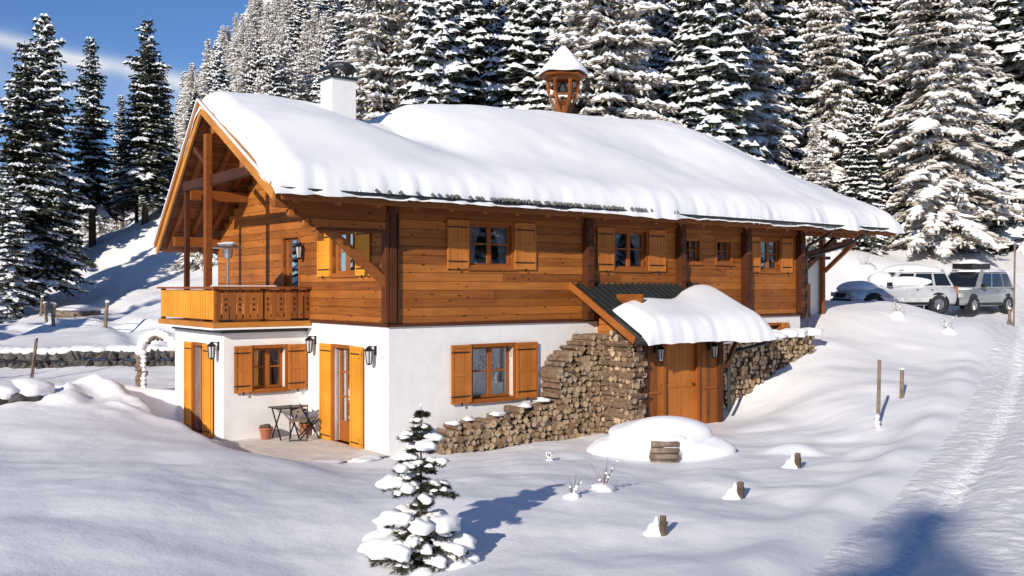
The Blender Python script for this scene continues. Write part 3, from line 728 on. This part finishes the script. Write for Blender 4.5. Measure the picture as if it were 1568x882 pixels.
tree(TD[1],-30.8,79,11);tree(TD[0],-36,76,10.5);tree(TD[0],-26.3,80,8.5);tree(TD[1],-35,72,13);tree(TD[0],-30,82,13);tree(TD[1],-34,84,12);tree(T[0],-30,58,9,w=1.2)
tree(T[0],-38,62,19);tree(TD[0],-42,70,15);tree(TD[1],-25,84,8);tree(T[2],-26.5,50.5,8,w=1.2)
tree(TG,22.3,50,26,'frosted_spruce_tree'); tree(TG,18.6,57,23,'frosted_spruce_tree',w=.9)
tree(T[3],28.5,54,26);tree(TD[1],32,60,25);tree(TD[0],25.6,58,24)
tree(T[3],21.3,66,27);tree(T[1],25,69,27);tree(T[0],18.2,67,25);tree(TG,23,75,27,'frosted_spruce_tree');tree(T[1],28,74,26)
tree(T[2],18.3,50.5,8,w=1.2);tree(T[1],24.5,52,7.5,w=1.3);tree(TF[1],15.8,50,7,'frosted_spruce_tree',w=1.2)
forest=empty('distant_forest')
rr=random.Random(5)
cnt=0
y=44.0
while y<165:
    sp=4.3 if y<75 else 5.0
    x=-.42*y-6
    while x<.60*y+3:
        X=x+rr.uniform(-.4,.4)*sp;Y=y+rr.uniform(-.4,.4)*sp; x+=sp
        if X<-.37*Y+(3 if Y<92 else -11): continue
        if Y<62 and X<-.20*Y: continue
        if Y<54 and X>13: continue
        if Y<62 and 12<X<30 and abs(X-21)<4.5: continue
        if Y>78 and X>-.13*Y: continue
        if X/Y>.2 and Y>74: continue
        if road_d(np.array([X]),np.array([Y]))[0]<3.5: continue
        k=rr.random()
        if X/Y<-.17 : me=rr.choice(TF+TF+[T[1]]) if Y>78 else rr.choice([T[0],T[1],T[2],TF[0]])
        elif X/Y>.27: me=rr.choice([TD[0],TD[1],T[2],TD[1],T[0]])
        else: me=rr.choice([T[1],T[3],T[0],T[1],T[3]]) if k<.82 else rr.choice(TF)
        H=rr.uniform(14,21) if X/Y>-.15 else rr.uniform(9,13)
        tree(me,X,Y,H,'spruce',forest,w=rr.uniform(.85,1.15)); cnt+=1
    y+=sp*.85
print('forest',cnt)
# trees around the viewpoint: behind it, across the lane, and on the meadow edge
for x,y,H in ((-14.5,-30,17.5),(-11,-31,18.5),(-7,-30,18),(2,-14,12.5),(5.5,-16,12),(11,-14,12),(16,-16,13),(20,-12,12),(-40,-24,14),(-40,-14,14),
              (27,12,15),(31,7,16),(29,1,14),(36,12,17),(34,-2,15),(27,18,13),(40,4,17),(33,18,15),(38,20,16),(31,25,13),
              (-31,27,13),(-36,33,15),(-29,21,12),(-40,27,15),(-38,40,16),(-44,36,15)):
    tree(random.choice(T),x,y,H)
def young(x,y,H):
    rr=random.Random(9);U=rr.uniform; mb=MB(); mb.cyl((0,0,-.3),(0,0,H),.028,.004,'bark',7)
    vN=[];fN=[]
    def needles(p,q,n):
        d=(q-p)
        for k in range(n):
            b=p.lerp(q,(k+U(0,1))/n); v=Vector((U(-1,1),U(-1,1),U(-.8,.8))).normalized()*U(.03,.055)+d.normalized()*.025
            s=v.cross(Vector((U(-1,1),U(-1,1),U(-1,1)))).normalized()*.0055; k0=len(vN); vN.extend([tuple(b-s),tuple(b+s),tuple(b+v)]); fN.append((k0,k0+1,k0+2))
    tiers=[(.10,.52,8,.7),(.22,.60,8,.8),(.36,.56,8,.9),(.50,.50,7,.95),(.64,.40,6,.95),(.80,.14,3,.5),(.92,.36,5,.8),(1.02,.48,5,.8),(1.16,.20,4,.7),(1.28,.32,5,.8),(1.42,.20,4,.7),(1.55,.24,4,.7),(1.68,.12,4,.6),(1.80,.07,3,.5)]
    sc=H/1.9
    for z,L,n,sn in tiers:
        a0=U(0,6)
        for b in range(n):
            a=a0+6.283*b/n+U(-.3,.3); l=L*U(.65,1.15)*sc; d=Vector((math.cos(a),math.sin(a),0)); zz=z*sc+U(-.04,.04)
            P=lambda t:Vector((d.x*l*t,d.y*l*t,zz-l*.30*t*t+l*.16*t))
            mb.cyl(P(0),P(1),.008,.003,'bark',4,cap=False)
            for k in range(6): needles(P(k/6),P((k+1)/6),46)
            for k in range(1,6):
                for s in (-1,1):
                    t=k/6.0; p=P(t); an=s*U(.6,.95); dd=Vector((d.x*math.cos(an)-d.y*math.sin(an),d.x*math.sin(an)+d.y*math.cos(an),U(-.35,0))); e=p+dd*l*.46*(1-t*.5)
                    mb.cyl(p,e,.004,.002,'bark',3,cap=False); needles(p,e,64)
                    if U(0,1)<.42*sn: c=p.lerp(e,.6); r=U(.02,.04); mb.lump((c.x,c.y,c.z+.02),(r*1.5,r*1.3,r*.7),'snow',rr.randint(0,999),2,.3)
            if U(0,1)<sn and l>.13:
                r=(.04+.08*l/.6)*U(.6,1.35)
                for q in range(3):
                    t=.85-.2*q; c=P(t)+Vector((U(-.02,.02),U(-.02,.02),0)); r2=r*(1-.2*q)
                    mb.lump((c.x,c.y,c.z+r2*.42),(r2*(1+.5*abs(d.x)),r2*(1+.5*abs(d.y)),r2*.78),'snow',rr.randint(0,999),2,.24)
    mb.lump((0,0,H),(.012,.012,.03),'snow',1,1)
    mb.add(vN,fN,'needle')
    o=mb.obj('young_spruce_tree',smooth=False); 
    for p in o.data.polygons: p.use_smooth = (o.data.materials[p.material_index]==MAT['snow'])
    o.location=(x,y,gz(x,y)-.14); return o
young(-1.03,10.9,1.93)
# ------------------------------------------------------------------ stone wall left
mb=MB(); rr=random.Random(4)
for i in range(62):
    x=-19+i*.19; y=29.6+.25*math.sin(x*.4)+ (x+19)*.02
    g=gz(x,y-.3)
    for k in range(2): mb.lump((x+rr.uniform(-.05,.05),y+rr.uniform(-.1,.1),g+.08+k*.26),(rr.uniform(.12,.22),.2,rr.uniform(.11,.18)),'stone',rr.randint(0,999),1,.3)
mb.obj('stone_wall')
mb=MB()
for i in range(34):
    x=-19+i*.34; y=29.75+.25*math.sin(x*.4)+(x+19)*.02
    mb.lump((x,y+.38,gz(x,y-.3)+.50),(.42,.6,.13),'snow',i,2,.12)
mb.obj('stone_wall_snow',smooth=True)
mb=MB(); 
for k,(x,y) in enumerate(((-10.6,19.6),(-10.1,19.9),(-11.1,19.9),(-11.6,20.2))): mb.lump((x,y,gz(x,y)+.06),(.35,.3,.24),'stone',k+60,2,.3); mb.lump((x-.05,y+.25,gz(x,y)+.22),(.62,.50,.20),'snow',k+5,3,.12)
mb.obj('snowy_boulders',smooth=True)
mb=MB(); ax,ay=-8.95,24.3; g=gz(ax,ay)
for i in range(12):
    a=math.pi*i/11*.92; px_=ax-.42*math.cos(a); pz_=g+.85+.48*math.sin(a)
    mb.lump((px_,ay,pz_),(.11,.12,.11),'rope',i,1,.25); mb.lump((px_+.0,ay-.02,pz_+.07),(.13,.14,.10),'snow',i+50,2,.15)
for k in range(9): mb.lump((ax-.42+random.uniform(-.03,.03),ay,g-.05+k*.11),(.14,.14,.10),'rope',k+9,1,.3); mb.lump((ax-.34,ay-.05,g+.04+k*.11),(.08,.09,.07),'snow',k+90,1,.2)
mb.obj('garden_arch',smooth=True)
# ------------------------------------------------------------------ posts, stumps, fences
def post(x,y,h,r=.04,name='wooden_post',lean=.03,cap=True,mat='rope'):
    mb=MB(); mb.cyl((0,0,-.3),(lean*h,lean*.5*h,h),r,r*.85,mat,8)
    for k in range(5): mb.beam((-r*.4+k*.01,r*.9*(-1)**k,0),(lean*h,r*.8*(-1)**k,h*.97),.01,.012,mat)
    if cap: mb.lump((lean*h,lean*.5*h,h+.01),(r*1.1,r*1.1,r*.6),'snow',3,1)
    o=mb.obj(name); o.location=(x,y,gz(x,y)); return o
post(7.6,20,1.4,.045,cap=False); post(8.9,22,.66,.055);post(18.6,36,.6,.07)
post(18.5,35.5,3.1,.035,'snow_marker_pole',.02,False)
mbp=MB(); 
for k in range(4): mbp.lump((0,0,.02+k*.07),(.08-.01*k,.08,.05),'snow',k,1,.3)
o=mbp.obj('post_snow_collar',smooth=True); o.location=(7.55,19.9,gz(7.6,20)+.02)
for (x,y,h,r) in ((1.85,11.9,.24,.05),(3.45,14.6,.26,.06),(5.0,16.9,.27,.06)):
    mb=MB(); mb.cyl((0,0,-.2),(.02,0,h),r,r*.8,'bark',9,mcap='logend'); mb.cyl((.04,0,-.1),(.06,0,h*.7),r*.5,r*.35,'bark',6)
    mb.lump((-.10,.05,-.02),(r*2.6,r*2.6,h*.5),'snow',4,3,.2); mb.lump((-.06,.05,h*.55),(r*.8,r*.9,h*.3),'snow',6,2,.2)
    o=mb.obj('tree_stump',smooth=True); o.location=(x,y,gz(x,y))
def shrub(x,y,s=.35,seed=1,name='snowy_shrub'):
    rr=random.Random(seed); mb=MB()
    for k in range(12):
        a=rr.uniform(0,6.28); l=s*rr.uniform(.5,1); p=(0,0,-.05); m=(math.cos(a)*l*.25,math.sin(a)*l*.25,l*.6); q=(math.cos(a)*l*.5,math.sin(a)*l*.5,l*rr.uniform(.8,1.2))
        mb.cyl(p,m,.005,.004,'rope',4,False); mb.cyl(m,q,.004,.002,'rope',4,False)
        if rr.random()<.5: mb.lump((m[0],m[1],m[2]),(.03,.03,.02),'snow',k,1,.3)
        if rr.random()<.35: mb.lump(q,(.022,.022,.016),'snow',k,1,.3)
    mb.lump((0,0,.0),(s*.45,s*.45,s*.25),'snow',seed,2,.2)
    o=mb.obj(name,smooth=True); o.location=(x,y,gz(x,y)); return o
shrub(1.35,14.2,.42,2);shrub(.85,13.6,.28,3);shrub(13.6,30,.5,4);shrub(.7,17.8,.15,8);shrub(12.4,31,.6,6);shrub(-15.5,26,.7,16);shrub(17.2,47,1.2,17)
mb=MB(); P=[(-24.5,50),(-22.7,47),(-21,44),(-19.5,41),(-16.5,39)]
for i,(x,y) in enumerate(P):
    g=gz(x,y); mb.cyl((x,y,g-.3),(x+.1*(-1)**i,y,g+1.0),.08,.07,'rope',7)
    mb.lump((x+.1*(-1)**i,y,g+1.02),(.10,.10,.06),'snow',i,1)
for a,b in zip(P[:-1],P[1:]): 
    for h in (.45,.8): mb.cyl((a[0],a[1],gz(*a)+h),(b[0],b[1],gz(*b)+h-.05),.018,.018,'rope',4)
mb.obj('pasture_fence')
mb=MB(); x,y=-22,49; g=gz(x,y)
mb.box(x-1.1,x+.9,y-.4,y+.4,g,g+.45,'rope'); mb.lump((x-.1,y,g+.5),(1.2,.6,.18),'snow',4,3,.12); mb.obj('water_trough',smooth=False)
post(-27.5,48,1.4,.08,'wooden_post',.1);post(-13.6,27.2,1.2,.04,'wooden_post',.12);post(-15,27.5,.9,.04,'wooden_post',.2)
wx,wy=2.95,19.4; g=gz(wx,wy)
mb=MB(); mb.box(wx-.28,wx+.22,wy-1.02,wy+.35,g-.3,g+.32,'stone')
for k in range(4): mb.box(wx-.30,wx+.24,wy-1.055,wy-1.022,g-.14+k*.12,g-.04+k*.12,'rope')
mb.lump((wx+.08,wy-.12,g+.26),(1.05,.86,.42),'snow',3,4,.09); mb.lump((wx+.75,wy-.3,g+.0),(.7,.6,.33),'snow',33,3,.1)
mb.lump((wx-.85,wy-.0,g-.02),(.6,.6,.28),'snow',35,3,.1); mb.lump((wx+.1,wy-.5,g+.36),(.5,.5,.16),'snow',39,3,.12)
mb.obj('snow_covered_well',smooth=True)
# ------------------------------------------------------------------ cars
def car(name,x,y,heading,col,snow=0,rack=False,L=4.6,Wd=1.82,Hh=1.72):
    paint=carpaint('car_paint_'+name,col); root=empty(name,Matrix.Translation((x,y,gz(x,y)+.0))@Matrix.Rotation(heading,4,'Z'))
    hl=L/2; hw=Wd/2
    st=[(-hl,.80,.45,.92),(-hl+.1,.93,.36,1.02),(-hl+.6,1,.34,1.06),(-.6,1,.30,1.06),(.55,1,.30,1.03),(hl-1.25,1,.33,1.02),(hl-.45,.97,.36,.94),(hl-.12,.88,.38,.84),(hl,.74,.45,.66)]
    mb=MB(); rings=[]
    for X,w,zb,zt in st:
        W_=hw*w; rings.append([(X,-W_*.93,zb),(X,-W_,zb+.12),(X,-W_*1.01,(zb+zt)/2),(X,-W_*.95,zt-.08),(X,-W_*.82,zt),(X,0,zt+.03),(X,W_*.82,zt),(X,W_*.95,zt-.08),(X,W_*1.01,(zb+zt)/2),(X,W_,zb+.12),(X,W_*.93,zb)])
    vs=[p for r in rings for p in r]; n=11
    mb.add(vs,[(i*n+k,(i+1)*n+k,(i+1)*n+(k+1)%n,i*n+(k+1)%n) for i in range(len(rings)-1) for k in range(n)]+[tuple(range(n)),tuple(range((len(rings)-1)*n,len(rings)*n))[::-1]],paint)
    o=mb.obj('body',root,smooth=True)
    xb0,xb1=-hl+.12,hl-1.35; xt0,xt1=-hl+.42,hl-2.05; zb,zt=1.0,Hh; wb,wt=hw*.93,hw*.74
    b=[(xb0,-wb,zb),(xb1,-wb,zb),(xb1,wb,zb),(xb0,wb,zb)]; t_=[(xt0,-wt,zt),(xt1,-wt,zt),(xt1,wt,zt),(xt0,wt,zt)]
    mb=MB(); mb.hexa(b+t_,paint); mb.obj('cabin',root,bevel=.07)
    mb=MB()
    def pane(p0,p1,p2,p3,a0,a1,c0,c1,off):
        p0,p1,p2,p3=map(Vector,(p0,p1,p2,p3)); f=lambda s,t:(p0.lerp(p1,s)).lerp(p3.lerp(p2,s),t)
        nrm=(p1-p0).cross(p3-p0).normalized()*off
        mb.add([f(a0,c0)+nrm,f(a1,c0)+nrm,f(a1,c1)+nrm,f(a0,c1)+nrm],[(0,1,2,3)],'carglass')
    for (i,j) in ((0,1),(2,3)):
        for a0,a1 in (((.05,.28),(.32,.62),(.66,.93)) if i==0 else ((.07,.34),(.38,.68),(.72,.95))): pane(b[i],b[j],t_[j],t_[i],a0,a1,.12,.86,.012)
    pane(b[1],b[2],t_[2],t_[1],.08,.92,.1,.9,.012); pane(b[3],b[0],t_[0],t_[3],.1,.9,.15,.85,.012)
    mb.obj('windows',root)
    mb=MB()
    for X in (-hl+.85,hl-.9):
        for s in (-1,1):
            mb.cyl((X,s*(hw-.22),.36),(X,s*(hw+.01),.36),.36,.36,'rubber',24); mb.cyl((X,s*(hw+.0),.36),(X,s*(hw+.025),.36),.22,.20,'steel',16)
            for k in range(5):
                a=k*1.2566; mb.beam((X,s*(hw+.03),.36),(X+.2*math.cos(a),s*(hw+.03),.36+.2*math.sin(a)),.05,.02,'steel')
            mb.cyl((X,s*(hw-.05),.38),(X,s*(hw+.005),.38),.43,.43,'iron',24)
    mb.obj('wheels',root)
    mb=MB(); mb.box(hl-.06,hl+.06,-hw*.8,hw*.8,.36,.56,'iron'); mb.box(-hl-.08,-hl+.05,-hw*.85,hw*.85,.4,.6,'iron')
    mb.box(hl-.05,hl+.015,-.38,.38,.62,.78,'iron'); 
    for s in (-1,1): 
        mb.box(hl-.22,hl-.01,s*hw*.72-.16,s*hw*.72+.16,.66,.82,'lampglass'); mb.box(-hl-.02,-hl+.08,s*hw*.8-.07,s*hw*.8+.07,.75,1.05,'terracotta')
        mb.box(hl-1.55,hl-1.4,s*(hw+.1)-.08,s*(hw+.1)+.08,1.05,1.2,'iron'); mb.box(-hl+.6,hl-.6,s*hw-.02,s*hw+.02,.34,.44,'iron')
        mb.box(-hl+.5,hl-2.1,s*wt*.9-.02,s*wt*.9+.02,Hh+.03,Hh+.07,'steel')
        for q in (.45,.95): mb.box(-hl+.55+q*1.2,-hl+.62+q*1.2,s*(hw+.0)-.01,s*(hw)+.02,.9,.93,'iron')
    mb.obj('trim_and_lights',root)
    if snow:
        mb=MB()
        mb.lump(((xt0+xt1)/2+.05,0,zt+.0),((xt1-xt0)/2+.25,wt*1.15,.20*snow),'snow',3,4,.05,flat=.03)
        mb.lump((hl-.8,0,.98),(.78,hw*.9,.20*snow),'snow',8,4,.06)
        if snow>1:
            mb.lump((hl-1.65,.0,1.30),(.42,wt*1.05,.34),'snow',44,3,.08)
            for s in (-1,1): mb.lump((hl-2.3,s*hw*.80,1.18),(.95,.22,.24),'snow',18,3,.12)
        mb.obj('snow_cover',root,smooth=True)
    if rack:
        mb=MB(); mb.box(-1.2,.3,-.55,.3,Hh+.1,Hh+.32,'iron'); mb.lump((-.45,-.12,Hh+.35),(.8,.45,.12),'snow',4,3); mb.obj('roof_box',root,bevel=.05)
    return root
car('white_parked_car',14.9,37.6,math.radians(188),(.68,.69,.70),snow=1.5,L=4.4,Hh=1.62)
car('silver_parked_suv',18.8,39.6,math.radians(218),(.34,.36,.35),snow=.5,rack=True)
# ------------------------------------------------------------------ light, sky, camera
sdir=Vector((-.42,-.90,0)).normalized(); EL=math.radians(21); sdir=Vector((sdir.x*math.cos(EL),sdir.y*math.cos(EL),math.sin(EL)))
L=bpy.data.lights.new('sun','SUN'); L.energy=5.0; L.angle=math.radians(.6); L.color=(1,.91,.79)
lo=link(bpy.data.objects.new('sun',L)); lo.rotation_euler=(-sdir).to_track_quat('-Z','Y').to_euler(); lo.location=(-20,-40,30)
wd=bpy.data.worlds.new('World'); S.world=wd; wd.use_nodes=True; nt=wd.node_tree; nt.nodes.clear()
out=N(nt,'ShaderNodeOutputWorld'); bg=N(nt,'ShaderNodeBackground'); sky=N(nt,'ShaderNodeTexSky'); sky.sky_type='NISHITA'; sky.sun_disc=False
sky.sun_elevation=EL; sky.sun_rotation=math.atan2(sdir.x,sdir.y); sky.altitude=1800; sky.air_density=1.0; sky.dust_density=.1; sky.ozone_density=3.5
tc=N(nt,'ShaderNodeTexCoord'); sp=N(nt,'ShaderNodeSeparateXYZ'); nt.links.new(tc.outputs['Generated'],sp.inputs[0])
def M(op,a,b=None,c=None):
    n=N(nt,'ShaderNodeMath',operation=op)
    for i,v in enumerate((a,b,c)):
        if v is None: continue
        if isinstance(v,(int,float)): n.inputs[i].default_value=v
        else: nt.links.new(v,n.inputs[i])
    return n.outputs[0]
tint=N(nt,'ShaderNodeMix',data_type='RGBA',blend_type='MULTIPLY'); tint.inputs[0].default_value=1; nt.links.new(sky.outputs[0],tint.inputs[6]); tint.inputs[7].default_value=(.64,.76,.94,1)
ymx=M('MAXIMUM',sp.outputs[1],.05); az=M('DIVIDE',sp.outputs[0],ymx); el=M('DIVIDE',sp.outputs[2],ymx)
cb=N(nt,'ShaderNodeCombineXYZ'); nt.links.new(az,cb.inputs[0]); nt.links.new(el,cb.inputs[1])
nz=N(nt,'ShaderNodeTexNoise'); nz.inputs['Scale'].default_value=9; nz.inputs['Detail'].default_value=6; nt.links.new(cb.outputs[0],nz.inputs['Vector'])
line=M('ADD',M('ADD',el,M('MULTIPLY',az,.231)),-.1337)
line=M('ADD',line,M('MULTIPLY',M('SUBTRACT',nz.outputs[0],.5),.022))
g=M('POWER',2.718,M('MULTIPLY',M('MULTIPLY',line,line),-14000))
l2=M('ADD',line,.028)
g2=M('POWER',2.718,M('MULTIPLY',M('MULTIPLY',l2,l2),-1100))
f=M('MINIMUM',M('ADD',M('MULTIPLY',g,M('MULTIPLY_ADD',nz.outputs[0],2.0,-.25)),M('MULTIPLY',g2,M('MULTIPLY_ADD',nz.outputs[0],.7,-.12))),.85)
mx=N(nt,'ShaderNodeMix',data_type='RGBA'); nt.links.new(f,mx.inputs[0]); nt.links.new(tint.outputs[2],mx.inputs[6]); mx.inputs[7].default_value=(6.5,6.6,6.8,1)
nt.links.new(mx.outputs[2],bg.inputs[0]); bg.inputs[1].default_value=.13; nt.links.new(bg.outputs[0],out.inputs[0])
cam=bpy.data.cameras.new('camera'); cam.lens=33.84; cam.sensor_width=36; cam.clip_end=2000; cam.clip_start=.1
co=link(bpy.data.objects.new('camera',cam)); co.location=(0,0,3.47); co.rotation_euler=(math.radians(90),0,0); S.camera=co
S.view_settings.view_transform='Standard'; S.view_settings.look='None'; S.view_settings.exposure=0
